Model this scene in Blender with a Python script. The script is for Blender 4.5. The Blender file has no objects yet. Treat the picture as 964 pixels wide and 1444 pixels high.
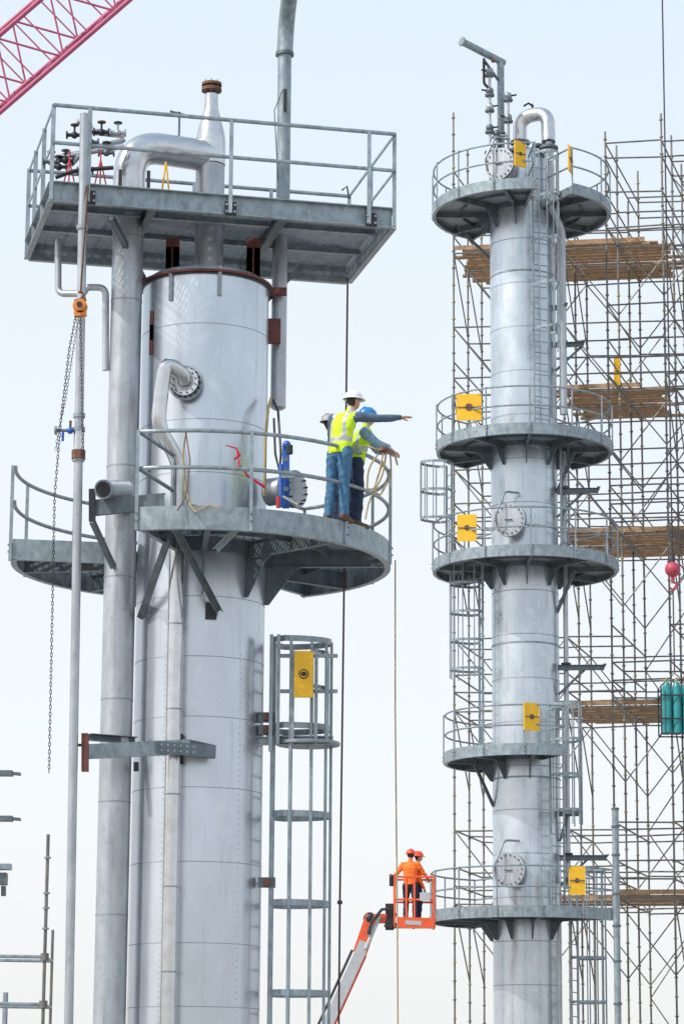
import bpy, math, random, bmesh
from mathutils import Vector, Matrix, noise
random.seed(7)
scene = bpy.context.scene
R = math.radians
V = Vector
Z = V((0, 0, 1))

# ------------------------------------------------------------------ camera
FPX = 4000.0
CAM = V((0, 0, 1.7))
CM = Matrix.Rotation(math.pi/2 + R(12.2), 3, 'X') @ Matrix.Rotation(R(0.4), 3, 'Z')
cd = bpy.data.cameras.new("camera"); cam = bpy.data.objects.new("camera", cd)
scene.collection.objects.link(cam); scene.camera = cam
cd.sensor_fit = 'HORIZONTAL'; cd.sensor_width = 36; cd.lens = FPX/964*36
cd.clip_start = 0.5; cd.clip_end = 6000
m = CM.to_4x4(); m.translation = CAM; cam.matrix_world = m

def sv(px, py, Y):
    """survey: sight line intersected with the vertical plane at distance Y (metres)"""
    d = CM @ V(((px-482)/FPX, (722-py)/FPX, -1))
    return CAM + d*(Y/d.y)

# ------------------------------------------------------------------ materials
MATS = {}
def mat(name, col, metal=0.0, rough=0.5, var=0.15, scale=3.0, streak=1.0, bump=0.0, tint=None, tintamt=0.0, tscale=1.0, run=0.0):
    if name in MATS: return MATS[name]
    m = bpy.data.materials.new(name); m.use_nodes = True
    nt = m.node_tree; N = nt.nodes; L = nt.links
    b = N["Principled BSDF"]
    b.inputs["Metallic"].default_value = metal
    b.inputs["Roughness"].default_value = rough
    tc = N.new("ShaderNodeTexCoord"); mp = N.new("ShaderNodeMapping")
    mp.inputs["Scale"].default_value = (1, 1, streak)
    L.new(tc.outputs["Object"], mp.inputs["Vector"])
    n1 = N.new("ShaderNodeTexNoise"); n1.inputs["Scale"].default_value = scale
    n1.inputs["Detail"].default_value = 6; n1.inputs["Roughness"].default_value = 0.6
    L.new(mp.outputs["Vector"], n1.inputs["Vector"])
    cr = N.new("ShaderNodeValToRGB")
    cr.color_ramp.elements[0].position = 0.3; cr.color_ramp.elements[1].position = 0.7
    c0 = [c*(1-var) for c in col]; c1 = [min(1, c*(1+var)) for c in col]
    cr.color_ramp.elements[0].color = (*c0, 1); cr.color_ramp.elements[1].color = (*c1, 1)
    L.new(n1.outputs["Fac"], cr.inputs["Fac"])
    out = cr.outputs["Color"]
    def over(vec, sc, lo, hi, amt, c, o):
        n2 = N.new("ShaderNodeTexNoise"); n2.inputs["Scale"].default_value = sc
        n2.inputs["Detail"].default_value = 8; n2.inputs["Roughness"].default_value = 0.7
        L.new(vec, n2.inputs["Vector"])
        r2 = N.new("ShaderNodeValToRGB")
        r2.color_ramp.elements[0].position = lo; r2.color_ramp.elements[0].color = (0, 0, 0, 1)
        r2.color_ramp.elements[1].position = hi; r2.color_ramp.elements[1].color = (amt,)*3+(1,)
        L.new(n2.outputs["Fac"], r2.inputs["Fac"])
        mx = N.new("ShaderNodeMix"); mx.data_type = 'RGBA'
        L.new(r2.outputs["Color"], mx.inputs[0]); L.new(o, mx.inputs[6])
        mx.inputs[7].default_value = (*c, 1)
        return mx.outputs[2]
    if tint: out = over(tc.outputs["Object"], tscale, 0.56, 0.72, tintamt, tint, out)
    if run:   # rain / grime runs
        m2 = N.new("ShaderNodeMapping"); m2.inputs["Scale"].default_value = (1, 1, 0.06)
        L.new(tc.outputs["Object"], m2.inputs["Vector"])
        out = over(m2.outputs["Vector"], 9, 0.55, 0.75, run, [c*0.5 for c in col], out)
        m3 = N.new("ShaderNodeMapping"); m3.inputs["Scale"].default_value = (.35, .35, 1); m3.inputs["Location"].default_value = (4, 2, 1)
        L.new(tc.outputs["Object"], m3.inputs["Vector"])
        out = over(m3.outputs["Vector"], 26, 0.68, 0.71, 0.75, (0.08, 0.075, 0.07), out)
    L.new(out, b.inputs["Base Color"])
    mr = N.new("ShaderNodeMapRange"); mr.inputs[3].default_value = max(0.05, rough-0.12); mr.inputs[4].default_value = min(1, rough+0.15)
    L.new(n1.outputs["Fac"], mr.inputs[0]); L.new(mr.outputs[0], b.inputs["Roughness"])
    if bump:
        bp = N.new("ShaderNodeBump"); bp.inputs["Strength"].default_value = bump; bp.inputs["Distance"].default_value = 0.02
        L.new(n1.outputs["Fac"], bp.inputs["Height"]); L.new(bp.outputs[0], b.inputs["Normal"])
    MATS[name] = m
    return m

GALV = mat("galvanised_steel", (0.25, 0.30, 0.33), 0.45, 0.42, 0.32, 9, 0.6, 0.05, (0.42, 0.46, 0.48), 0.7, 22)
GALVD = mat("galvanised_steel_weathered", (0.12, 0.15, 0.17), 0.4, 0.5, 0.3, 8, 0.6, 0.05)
SHELL = mat("steel_shell", (0.56, 0.61, 0.665), 0.72, 0.27, 0.13, 1.5, 0.4, 0.22, (0.68, 0.72, 0.76), 0.6, 2.2, run=0.5)
SHELL2 = mat("steel_cladding", (0.53, 0.585, 0.64), 0.72, 0.26, 0.15, 2.0, 0.5, 0.25, (0.68, 0.72, 0.76), 0.6, 3, run=0.5)
PIPE = mat("pipe_steel", (0.41, 0.44, 0.47), 0.6, 0.34, 0.18, 4, 0.4, 0.06, (0.20, 0.21, 0.22), 0.6, 9, run=0.6)
STAIN = mat("bright_stainless", (0.60, 0.61, 0.62), 0.9, 0.22, 0.14, 5, 1, 0.10)
SEAM = mat("weld_seam", (0.28, 0.31, 0.34), 0.5, 0.5)
GRATE = mat("grating_steel", (0.25, 0.29, 0.32), 0.3, 0.55, 0.2, 6)
PRIMER = mat("red_oxide_primer", (0.13, 0.035, 0.028), 0, 0.6, 0.3, 12)
DARK = mat("dark_iron", (0.035, 0.037, 0.042), 0.4, 0.5, 0.3, 20)
RUST = mat("rusty_iron", (0.16, 0.08, 0.05), 0.2, 0.75, 0.4, 20)
YELLOW = mat("yellow_gate_paint", (0.80, 0.46, 0.015), 0, 0.45, 0.08, 8)
BLACK = mat("black_marking", (0.02, 0.02, 0.02), 0, 0.5)
ORANGE = mat("orange_machine_paint", (0.72, 0.10, 0.03), 0, 0.38, 0.15, 10)
ORANGE2 = mat("hoist_orange_paint", (0.65, 0.22, 0.04), 0, 0.5, 0.25, 15)
CRANEP = mat("crane_magenta_paint", (0.38, 0.07, 0.15), 0, 0.5, 0.15, 2)
SCAF = mat("scaffold_tube_steel", (0.165, 0.16, 0.15), 0.3, 0.5, 0.35, 6, 0.5, 0, (0.13, 0.085, 0.05), 0.7, 3)
BRASS = mat("coupler_yellow_zinc", (0.42, 0.32, 0.12), 0.5, 0.5)
WOOD = mat("scaffold_plank_wood", (0.33, 0.21, 0.12), 0, 0.8, 0.45, 5)
BLUE = mat("blue_valve_paint", (0.02, 0.10, 0.42), 0, 0.4)
TEAL = mat("teal_cylinder_paint", (0.02, 0.24, 0.25), 0, 0.35)
REDC = mat("red_paint", (0.50, 0.03, 0.05), 0, 0.4)
BALLR = mat("faded_red_paint", (0.42, 0.05, 0.08), 0, 0.5, 0.2, 12)
RIB = mat("red_ribbon", (0.75, 0.02, 0.08), 0, 0.7)
ROPE = mat("tan_rope", (0.36, 0.27, 0.14), 0, 0.9, 0.3, 40)
WIRE = mat("steel_wire_rope", (0.09, 0.05, 0.05), 0.2, 0.7, 0.3, 30)
WHITEP = mat("grey_machine_paint", (0.42, 0.44, 0.46), 0.1, 0.4, 0.1, 5)
RUBBER = mat("tyre_rubber", (0.03, 0.03, 0.03), 0, 0.8)
HATW = mat("white_helmet", (0.72, 0.73, 0.76), 0, 0.3, 0.03)
HATB = mat("blue_helmet", (0.02, 0.20, 0.50), 0, 0.3, 0.03)
HATG = mat("grey_helmet", (0.30, 0.31, 0.31), 0, 0.4, 0.1)
HATR = mat("red_helmet", (0.72, 0.07, 0.03), 0, 0.3, 0.03)
VEST = mat("hi_vis_yellow", (0.54, 0.80, 0.02), 0, 0.8, 0.14, 12, 1, 0.6)
SILV = mat("reflective_tape", (0.42, 0.46, 0.42), 0.2, 0.4)
VORG = mat("hi_vis_orange", (0.90, 0.17, 0.02), 0, 0.8, 0.12, 12, 1, 0.4)
JEAN = mat("denim_blue", (0.05, 0.15, 0.27), 0, 0.85, 0.4, 14, 0.5, 0.8)
JEAND = mat("denim_dark", (0.018, 0.032, 0.07), 0, 0.85, 0.35, 14, 0.5, 0.6)
SHIRT = mat("shirt_slate", (0.07, 0.11, 0.17), 0, 0.85, 0.2, 14, 1, 0.6)
SHIRTL = mat("shirt_light_blue", (0.22, 0.36, 0.48), 0, 0.85, 0.2, 14)
SKIN = mat("skin", (0.50, 0.27, 0.18), 0, 0.55, 0.08, 10)
HAIR = mat("dark_hair", (0.035, 0.025, 0.02), 0, 0.8, 0.3, 40)
BOOT = mat("boot_leather", (0.10, 0.055, 0.03), 0, 0.7, 0.2, 20)
GLOVE = mat("tan_glove", (0.45, 0.30, 0.20), 0, 0.8)
EYE = mat("eye_dark", (0.02, 0.02, 0.02), 0, 0.3)

# ------------------------------------------------------------------ mesh builder
class MB:
    def __init__(s): s.v = []; s.f = []; s.m = []; s.mats = []
    def mi(s, mt):
        if mt not in s.mats: s.mats.append(mt)
        return s.mats.index(mt)
    def add(s, vs, fs, mt):
        o = len(s.v); k = s.mi(mt)
        s.v.extend(vs)
        for f in fs: s.f.append([i+o for i in f]); s.m.append(k)
    def sweep(s, pts, r, mt, seg=10, closed=False, sx=1.0, up=None):
        pts = [V(p) for p in pts]; n = len(pts)
        rs = r if isinstance(r, (list, tuple)) else [r]*n
        T = []
        for i in range(n):
            if closed: t = pts[(i+1) % n]-pts[i-1]
            else: t = pts[min(i+1, n-1)]-pts[max(i-1, 0)]
            if t.length < 1e-9: t = T[-1] if T else Z.copy()
            T.append(t.normalized())
        a = up or (Z if abs(T[0].z) < 0.9 else V((1, 0, 0)))
        a = V(a)
        nrm = (a - T[0]*a.dot(T[0])).normalized()
        vs = []
        for i in range(n):
            nrm = nrm - T[i]*nrm.dot(T[i])
            nrm.normalize()
            bi = T[i].cross(nrm)
            for j in range(seg):
                th = 2*math.pi*(j+0.5)/seg
                vs.append(pts[i]+(nrm*math.cos(th)*sx+bi*math.sin(th))*rs[i])
        fs = []
        for i in range(n if closed else n-1):
            k = (i+1) % n
            for j in range(seg):
                l = (j+1) % seg
                fs.append([i*seg+j, i*seg+l, k*seg+l, k*seg+j])
        if not closed:
            fs.append(list(range(seg))[::-1]); fs.append([(n-1)*seg+j for j in range(seg)])
        s.add(vs, fs, mt)
    def tube(s, a, b, r, mt, seg=8): s.sweep([a, b], r, mt, seg)
    def beam(s, a, b, w, h, mt, up=Z):
        a = V(a); b = V(b); t = (b-a).normalized(); up = V(up)
        if abs(t.dot(up)) > 0.99: up = V((0, 1, 0))
        sd = t.cross(up).normalized(); u = sd.cross(t).normalized()
        vs = [p+sd*(x*w/2)+u*(y*h/2) for p in (a, b) for x, y in ((-1, -1), (1, -1), (1, 1), (-1, 1))]
        s.add(vs, [[0, 1, 2, 3][::-1], [4, 5, 6, 7], [0, 1, 5, 4], [1, 2, 6, 5], [2, 3, 7, 6], [3, 0, 4, 7]], mt)
    def chan(s, a, b, w, h, mt, up=Z, side=1, t=0.012):
        """C channel: web + two flanges to one side"""
        a = V(a); b = V(b); d = (b-a).normalized(); sd = d.cross(V(up)).normalized()*side; u = V(up)
        s.beam(a, b, t, h, mt, up)
        for k in (-1, 1):
            o = u*(k*(h/2-t/2)) + sd*(w/2+t/2)
            s.beam(a+o, b+o, w, t, mt, up)
    def ibeam(s, a, b, w, h, mt, t=0.014):
        a = V(a); b = V(b)
        s.beam(a, b, t, h-2*t, mt)
        for k in (-1, 1): s.beam(a+Z*(k*(h/2-t/2)), b+Z*(k*(h/2-t/2)), w, t, mt)
    def disc(s, c, ax, r, th, mt, seg=28):
        ax = V(ax).normalized(); s.sweep([V(c)-ax*th/2, V(c)+ax*th/2], r, mt, seg)
    def flange(s, c, ax, r, th, mt, nb=12, bm=None):
        s.disc(c, ax, r, th, mt)
        ax = V(ax).normalized(); a = ax.orthogonal().normalized(); b = ax.cross(a)
        for i in range(nb):
            q = V(c)+(a*math.cos(2*math.pi*i/nb)+b*math.sin(2*math.pi*i/nb))*r*0.84
            s.tube(q-ax*(th/2+0.035), q+ax*(th/2+0.035), r*0.05, bm or GALVD, 6)
    def ball(s, c, r, mt, sx=1, sy=1, sz=1, n=10):
        vs = []; fs = []; c = V(c)
        for i in range(n+1):
            ph = math.pi*i/n
            for j in range(2*n):
                th = math.pi*j/n
                vs.append(c+V((math.sin(ph)*math.cos(th)*r*sx, math.sin(ph)*math.sin(th)*r*sy, math.cos(ph)*r*sz)))
        for i in range(n):
            for j in range(2*n):
                k = (j+1) % (2*n)
                fs.append([i*2*n+j, (i+1)*2*n+j, (i+1)*2*n+k, i*2*n+k])
        s.add(vs, fs, mt)
    def poly(s, pts, th, nrm, mt):
        n = len(pts); o = V(nrm)*th/2
        vs = [V(p)-o for p in pts]+[V(p)+o for p in pts]
        fs = [list(range(n))[::-1], [n+i for i in range(n)]]+[[i, (i+1) % n, n+(i+1) % n, n+i] for i in range(n)]
        s.add(vs, fs, mt)
    def sector(s, c, z0, z1, r0, r1, a0, a1, mt, n=40):
        vs = []; fs = []; full = abs(a1-a0) >= 359.9
        for i in range(n+1):
            a = R(a0+(a1-a0)*i/n); ca, sa = math.cos(a), math.sin(a)
            for r, z in ((r0, z0), (r1, z0), (r1, z1), (r0, z1)): vs.append(V((c[0]+r*ca, c[1]+r*sa, z)))
        for i in range(n):
            for k in range(4):
                l = (k+1) % 4
                fs.append([i*4+k, (i+1)*4+k, (i+1)*4+l, i*4+l])
        if not full: fs += [[0, 1, 2, 3], [n*4+3, n*4+2, n*4+1, n*4]]
        s.add(vs, fs, mt)
    def mesh(s, name):
        me = bpy.data.meshes.new(name)
        me.from_pydata([tuple(v) for v in s.v], [], s.f)
        for mt in s.mats: me.materials.append(mt)
        me.polygons.foreach_set("material_index", s.m)
        me.polygons.foreach_set("use_smooth", [True]*len(s.f))
        bm = bmesh.new(); bm.from_mesh(me); bmesh.ops.recalc_face_normals(bm, faces=bm.faces); bm.to_mesh(me); bm.free()
        me.set_sharp_from_angle(angle=R(38))
        me.update()
        return me
    def obj(s, name, parent=None):
        o = bpy.data.objects.new(name, s.mesh(name)); scene.collection.objects.link(o)
        if parent:
            o.parent = parent; o.matrix_parent_inverse = Matrix.Translation(-parent.location)
        return o

def empty(name, loc):
    e = bpy.data.objects.new(name, None); e.location = loc; e.empty_display_size = 0.5
    scene.collection.objects.link(e); return e
def arc(c, r, a0, a1, z, n=32):
    return [V((c[0]+r*math.cos(R(a0+(a1-a0)*i/n)), c[1]+r*math.sin(R(a0+(a1-a0)*i/n)), z)) for i in range(n+1)]
def pol(c, r, a, z): return V((c[0]+r*math.cos(R(a)), c[1]+r*math.sin(R(a)), z))
def rnd(pts, rad=0.3, n=6):
    """polyline with rounded corners (pipe elbows)"""
    pts = [V(p) for p in pts]; out = [pts[0]]
    for i in range(1, len(pts)-1):
        a = (pts[i-1]-pts[i]); b = (pts[i+1]-pts[i])
        d = min(rad, a.length*0.49, b.length*0.49); p0 = pts[i]+a.normalized()*d; p1 = pts[i]+b.normalized()*d
        for k in range(n+1):
            t = k/n; out.append(p0*(1-t)**2+pts[i]*2*t*(1-t)+p1*t*t)
    out.append(pts[-1]); return out

# ------------------------------------------------------------------ generic platform / ladder
def platform(D, G, c, z, rv, r1, a0, a1, rail=True, depth=0.2, rr=0.024, nbr=5, gus=0.45, step=30, endrails=True, grate=None, toe=0.09):
    if not grate: D.sector(c, z-0.03, z-0.002, rv+0.06, r1-0.015, a0, a1, GRATE)
    D.sector(c, z-depth, z+toe, r1-0.014, r1, a0, a1, GALV)
    D.sector(c, z-depth, z-depth+0.014, r1-0.085, r1-0.015, a0, a1, GALV)
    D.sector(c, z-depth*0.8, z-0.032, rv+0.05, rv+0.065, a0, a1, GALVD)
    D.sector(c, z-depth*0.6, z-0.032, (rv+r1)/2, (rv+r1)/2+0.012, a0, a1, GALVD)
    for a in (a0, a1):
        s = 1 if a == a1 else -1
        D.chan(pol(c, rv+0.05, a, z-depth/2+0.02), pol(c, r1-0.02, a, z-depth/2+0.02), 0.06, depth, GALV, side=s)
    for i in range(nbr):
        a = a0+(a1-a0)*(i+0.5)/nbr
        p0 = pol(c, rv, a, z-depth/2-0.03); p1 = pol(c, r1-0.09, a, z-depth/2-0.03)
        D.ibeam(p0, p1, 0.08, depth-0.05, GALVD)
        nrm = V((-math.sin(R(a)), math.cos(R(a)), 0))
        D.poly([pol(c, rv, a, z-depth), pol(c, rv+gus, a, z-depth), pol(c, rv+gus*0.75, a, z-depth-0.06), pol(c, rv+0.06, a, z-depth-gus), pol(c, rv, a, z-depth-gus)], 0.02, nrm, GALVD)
    if rail:
        for h in (1.07, 0.56):
            pts = arc(c, r1-0.03, a0, a1, z+h, 40)
            if endrails:
                pts = [pol(c, rv+0.35, a0, z+h)]+pts+[pol(c, rv+0.35, a1, z+h)]
            G.sweep(pts, rr, GALV, 8)
        n = max(1, round(abs(a1-a0)/step))
        for i in range(n+1):
            a = a0+(a1-a0)*i/n
            G.sweep([pol(c, r1+0.01, a, z-depth), pol(c, r1+0.01, a, z+1.09)], rr*1.15, GALV, 4)
            q = pol(c, r1+0.035, a, z-depth/2+.03); nn = V((math.cos(R(a)), math.sin(R(a)), 0))
            for k in (-.05, .05): G.disc(q+Z*k, nn, 0.016, 0.03, GALVD, 6)
        if endrails:
            for a in (a0, a1): G.tube(pol(c, rv+0.35, a, z), pol(c, rv+0.35, a, z+1.08), rr, GALV, 6)

def ladder(G, base, z0, z1, ang, cage=True, zc0=None, w=0.23, cr=0.38, hoop=1.2, bar=0.022, nst=7, band=0.06):
    o = V((math.cos(R(ang)), math.sin(R(ang)), 0)); s = V((-o.y, o.x, 0)); b = V((base[0], base[1], 0))
    for k in (-1, 1): G.beam(b+s*w*k+Z*z0, b+s*w*k+Z*z1, 0.02, 0.06, GALV, up=o)
    z = z0+0.2
    while z < z1-0.1:
        G.tube(b-s*w+Z*z, b+s*w+Z*z, 0.013, GALV, 6); z += 0.3
    if cage:
        zc = zc0 if zc0 is not None else z0+2.2
        def P(t, z):
            th = math.pi*t
            return b+s*(math.cos(th)*cr*1.0)+o*(0.12+math.sin(th)*(cr+0.3)*1.0 if 0 < t < 1 else 0.0)+Z*z
        z = z1
        while z > zc-0.05:
            pts = [b+s*w+Z*z]+[P(0.02+0.96*i/14, z) for i in range(15)]+[b-s*w+Z*z]
            for q in range(len(pts)-1): G.beam(pts[q], pts[q+1], 0.008, band, GALV)
            z -= hoop
        for i in range(nst):
            t = 0.06+0.88*i/(nst-1)
            G.beam(P(t, zc), P(t, z1), bar, bar, GALV)

def gate(G, c, r, a, z, w=0.5, h=0.75, sign=True, yaw=0):
    n = V((math.cos(R(a+yaw)), math.sin(R(a+yaw)), 0)); s = V((-n.y, n.x, 0)); p = pol(c, r, a, z)
    G.beam(p-Z*h/2, p+Z*h/2, w, 0.03, YELLOW, up=n)
    for k in (-1, 1): G.sweep([p+s*w/2*k-Z*h/2, p+s*w/2*k+Z*h/2], 0.025, YELLOW, 4)
    if sign:
        G.disc(p+n*0.02, n, w*0.30, 0.012, BLACK, 20); G.disc(p+n*0.026, n, w*0.23, 0.012, YELLOW, 20)
        G.beam(p+n*0.034-s*w*0.18, p+n*0.034+s*w*0.18, 0.01, 0.035, BLACK)
        G.beam(p+n*0.036-Z*w*0.14, p+n*0.036+Z*w*0.14, 0.05, 0.01, BLACK, up=n)
    else:
        G.disc(p+n*0.02, n, w*0.16, 0.012, RUST, 12)
        G.tube(p+n*.03-s*w/2, p+n*.03+s*w/2, .012, GALVD, 6)

# ================================================================== NEAR COLUMN
YL = 40.0
c0 = sv(291, 380, YL); C = (c0.x, YL); RV = 0.92
col = empty("process_column", (C[0], C[1], 0))
zt = sv(291, 380, YL-RV).z
b = MB()
def ring(b, c, r, z, h, p, mt, seg=64): b.sweep([V((c[0], c[1], z-h/2)), V((c[0], c[1], z+h/2))], r+p, mt, seg)
b.sweep([V((C[0], C[1], z)) for z in (0, zt-0.0)], RV, SHELL, 96)
b.sweep([V((C[0], C[1], zt+z)) for z in (0, 0.10, 0.18, 0.22)], [RV*0.985, RV*0.9, RV*0.6, 0.25], SHELL, 64)
b.obj("vessel_shell", col)
b = MB()
ring(b, C, RV, zt-0.01, 0.035, 0.055, PRIMER); ring(b, C, RV, zt-0.045, 0.022, 0.03, DARK)
for py in (455, 590, 665, 840, 925, 1010, 1110, 1215, 1330, 1420):
    ring(b, C, RV, sv(291, py, YL-RV).z, 0.010, 0.0025, SEAM)
for a, py in ((-143, 450), (-143, 470), (-120, 400), (-75, 395)):
    p = pol(C, RV+0.02, a, sv(291, py, YL-RV).z)
    b.beam(p-Z*0.22, p+Z*0.22, 0.05, 0.04, PRIMER if a < -140 else SEAM)
for i in range(92):   # rivet/stud rows on the cladding
    for a in (-118, -48):
        p = pol(C, RV, a, 0.4+i*0.085); b.disc(p, (math.cos(R(a)), math.sin(R(a)), 0), 0.007, 0.012, SEAM, 6)
b.obj("shell_bands_and_lugs", col)

# --- overhead vapour line
b = MB()
up0 = sv(294, 370, YL).z
b.sweep([V((C[0]+0.03, C[1], z)) for z in (up0-0.2, sv(0, 232, YL).z)], 0.215, PIPE, 32)
zz = lambda py: sv(295, py, YL).z
b.sweep([V((C[0]+0.03, C[1], zz(y))) for y in (233, 200, 187, 152, 133)], [0.225, 0.225, 0.205, 0.105, 0.10], STAIN, 32)
b.flange(V((C[0]+0.03, C[1], zz(126))), Z, 0.15, 0.05, RUST, 8)
b.flange(V((C[0]+0.03, C[1], zz(119))), Z, 0.15, 0.04, RUST, 8)
BP = (C[0]-1.12, C[1]-0.55)
zb = sv(230, 212, YL-0.3).z
b.sweep(rnd([V((BP[0], BP[1], zb-1.0)), V((BP[0], BP[1], zb)), V((C[0]+0.03, C[1], zb+0.02))], 0.62, 14), 0.235, STAIN, 32)
b.sweep([V((BP[0], BP[1], z)) for z in (0, zb-0.98)], 0.225, PIPE, 32)
for py in (330, 420, 655, 812, 985, 1130, 1290):
    ring(b, BP, 0.225, sv(180, py, BP[1]-0.2).z, 0.02, 0.004, SEAM, 32)
# downcomer from manway
mz = sv(262, 540, YL-1.0).z; ma = -102
na = V((math.cos(R(ma)), math.sin(R(ma)), 0))
b.sweep([pol(C, RV-0.05, ma, mz), pol(C, RV+0.2, ma, mz)], 0.13, PIPE, 24)
b.flange(pol(C, RV+0.10, ma, mz), na, 0.255, 0.035, GALV, 16, DARK)
b.flange(pol(C, RV+0.17, ma, mz), na, 0.20, 0.03, STAIN, 12, DARK)
p0 = pol(C, RV+0.2, ma, mz); Yp = p0.y-0.12
p1 = V((C[0]-0.53, Yp-0.1, mz+0.17)); p2 = sv(223, 600, Yp-0.1); p2.x = C[0]-0.58; p3 = V((C[0]-0.29, C[1]-1.08, sv(0, 650, 39).z))
b.sweep(rnd([p0, p0+na*0.12+Z*0.1, p1+V((0.05, 0, 0.05)), p1-Z*0.25, p2, p3, V((p3.x, p3.y, 0))], 0.2), 0.105, STAIN, 20)
for py in (765, 880, 1000, 1120, 1250, 1370): ring(b, (p3.x, p3.y), 0.105, sv(0, py, 39).z, 0.02, 0.006, SEAM, 20)
# right side pipe behind
RP = (sv(394, 400, YL+0.45).x, YL+0.45)
b.sweep([V((RP[0], RP[1], sv(0, y, RP[1]).z)) for y in (575, 572, 318)], [0.07, 0.115, 0.115], PIPE, 20)
# slim pipe run in front with swivel
q0 = sv(119, 160, 37.95); q1 = sv(96, 1490, 38.2)
b.sweep([q0, q1], 0.062, PIPE, 14)
b.tube(q1, V((q1.x, q1.y, 0)), 0.062, PIPE, 14)
def onq(py):
    t = (py-160)/(1490-160); return q0+(q1-q0)*t
for py in (330, 605, 625, 668): b.sweep([onq(py-3), onq(py+3)], 0.085, GALV, 12)
b.sweep([onq(625), onq(660)], [0.075, 0.075], STAIN, 12)
b.sweep([onq(655), onq(668)], [0.1, 0.1], RUST, 8)
# stub pipe, capped; dark disc paints the shade inside an open end
s0 = sv(146, 690, 38.3); s1 = sv(176, 690, 39.0)
b.sweep([s0, s1], 0.13, PIPE, 24)
ax = (s1-s0).normalized(); b.disc(s0-ax*0.012, ax, 0.11, 0.006, DARK, 24)
b.sweep([s0-ax*0.01, s0+ax*0.03], 0.137, GALV, 24)
# hanging drain pipe loop
b.sweep(rnd([sv(82, 338, 39.6), sv(82, 414, 39.6), sv(118, 414, 39.4), sv(122, 405, 39.4), sv(149, 405, 39.4), sv(149, 522, 39.4)], 0.12), 0.05, PIPE, 12)
# davit mast rising through the top deck
dm = sv(399, 270, YL+0.6); dz = lambda py: sv(399, py, YL+0.6).z
b.sweep([V((dm.x, dm.y, z)) for z in (dz(330), dz(60))], 0.105, GALV, 16)
b.sweep(rnd([V((dm.x, dm.y, dz(75))), V((dm.x+0.02, dm.y, dz(30))), V((dm.x+0.12, dm.y-0.9, dz(-5))), V((dm.x+0.16, dm.y-1.6, dz(-25)))], 0.4), 0.125, GALV, 16)
b.disc(V((dm.x, dm.y, dz(76))), Z, 0.14, 0.05, GALVD)
b.beam(V((dm.x+0.02, dm.y-0.14, dz(160))), V((dm.x+0.02, dm.y-0.14, dz(130))), 0.05, 0.05, DARK)
b.sweep([V((dm.x-0.02, dm.y-0.12, dz(130))), V((dm.x-0.14, dm.y-0.3, dz(165))), V((dm.x-0.07, dm.y-0.25, dz(262)))], 0.008, DARK, 5)
b.obj("process_piping", col)

# --- maroon supports under deck
b = MB()
for px in (243, 357):
    p = sv(px, 372, YL-0.25)
    b.ibeam(V((p.x, p.y, zt)), V((p.x, p.y, zt+0.62)), 0.2, 0.16, PRIMER)
    b.beam(V((p.x, p.y, zt)), V((p.x, p.y, zt+0.62)), 0.17, 0.012, PRIMER, up=V((0, 1, 0)))
for px, py, w, h in ((388, 411, 0.34, 0.1), (386, 467, 0.2, 0.36)):
    p = sv(px, py, YL+0.2); b.beam(p-Z*h/2, p+Z*h/2, w, 0.12, PRIMER, up=V((0, 1, 0)))
    b.beam(p-Z*h/2-V((0.2, 0, 0)), p+Z*0.0-V((0.2, 0, 0)), 0.1, 0.02, PRIMER, up=V((0, 1, 0)))
b.obj("primer_supports", col)

# --- top rectangular platform
A = sv(75, 285, 38.1); TA = R(13); u = V((math.cos(TA), math.sin(TA), 0)); v = V((-math.sin(TA), math.cos(TA), 0))
W, Dp = 4.9, 2.8; zbt = A.z; FD = 0.30; zd = zbt+FD
def Dk(a, bb, z): return V((A.x, A.y, 0))+u*a+v*bb+Z*z
b = MB()
for (a0, b0, a1, b1, s) in ((0, 0, W, 0, 1), (W, 0, W, Dp, 1), (W, Dp, 0, Dp, 1), (0, Dp, 0, 0, 1)):
    b.chan(Dk(a0, b0, zbt+FD/2), Dk(a1, b1, zbt+FD/2), 0.07, FD, GALV, side=s, t=0.014)
for a in (1.45, 3.35): b.ibeam(Dk(a, 0.02, zd-0.14), Dk(a, Dp-0.02, zd-0.14), 0.11, 0.2, GALVD)
for bb in (0.9, 1.9):
    for a0, a1 in ((0.02, 1.38), (1.52, 3.28), (3.42, W-0.02)):
        b.chan(Dk(a0, bb, zd-0.09), Dk(a1, bb, zd-0.09), 0.05, 0.09, GALV)
bb = 0.04
while bb < Dp-0.02:
    b.beam(Dk(0.02, bb, zd-0.016), Dk(W-0.02, bb, zd-0.016), 0.014, 0.03, GRATE); bb += 0.036
a = 0.1
while a < W: b.beam(Dk(a, 0.02, zd-0.03), Dk(a, Dp-0.02, zd-0.03), 0.016, 0.01, GRATE); a += 0.12
b.beam(Dk(0.9, 0.5, zbt), V((C[0]-0.9, C[1]-0.2, zt+0.05)), 0.08, 0.08, GALVD)
b.beam(Dk(4.0, 2.2, zbt), V((C[0]+0.85, C[1]+0.3, zt-0.1)), 0.08, 0.08, GALVD)
for a in (0.5, 2.52, 4.58):
    p = Dk(a, -0.085, zbt+0.09); b.beam(p-Z*0.11, p+Z*0.10, 0.17, 0.012, DARK, up=v)
    for k in (-1, 1):
        q = p+u*0.06*k; b.disc(q-v*0.01+Z*0.05, v, 0.018, 0.03, GALV, 8); b.disc(q-v*0.01-Z*0.05, v, 0.018, 0.03, GALV, 8)
b.obj("roof_platform_deck", col)
b = MB()
e = 0.035
cor = [(-e, -e-0.04), (W+e, -e-0.04), (W+e, Dp+e), (-e, Dp+e)]
for h, r in ((1.12, 0.030), (0.56, 0.028)):
    b.sweep([Dk(x, y, zd+h) for x, y in cor], r, GALV, 8, closed=True)
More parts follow.
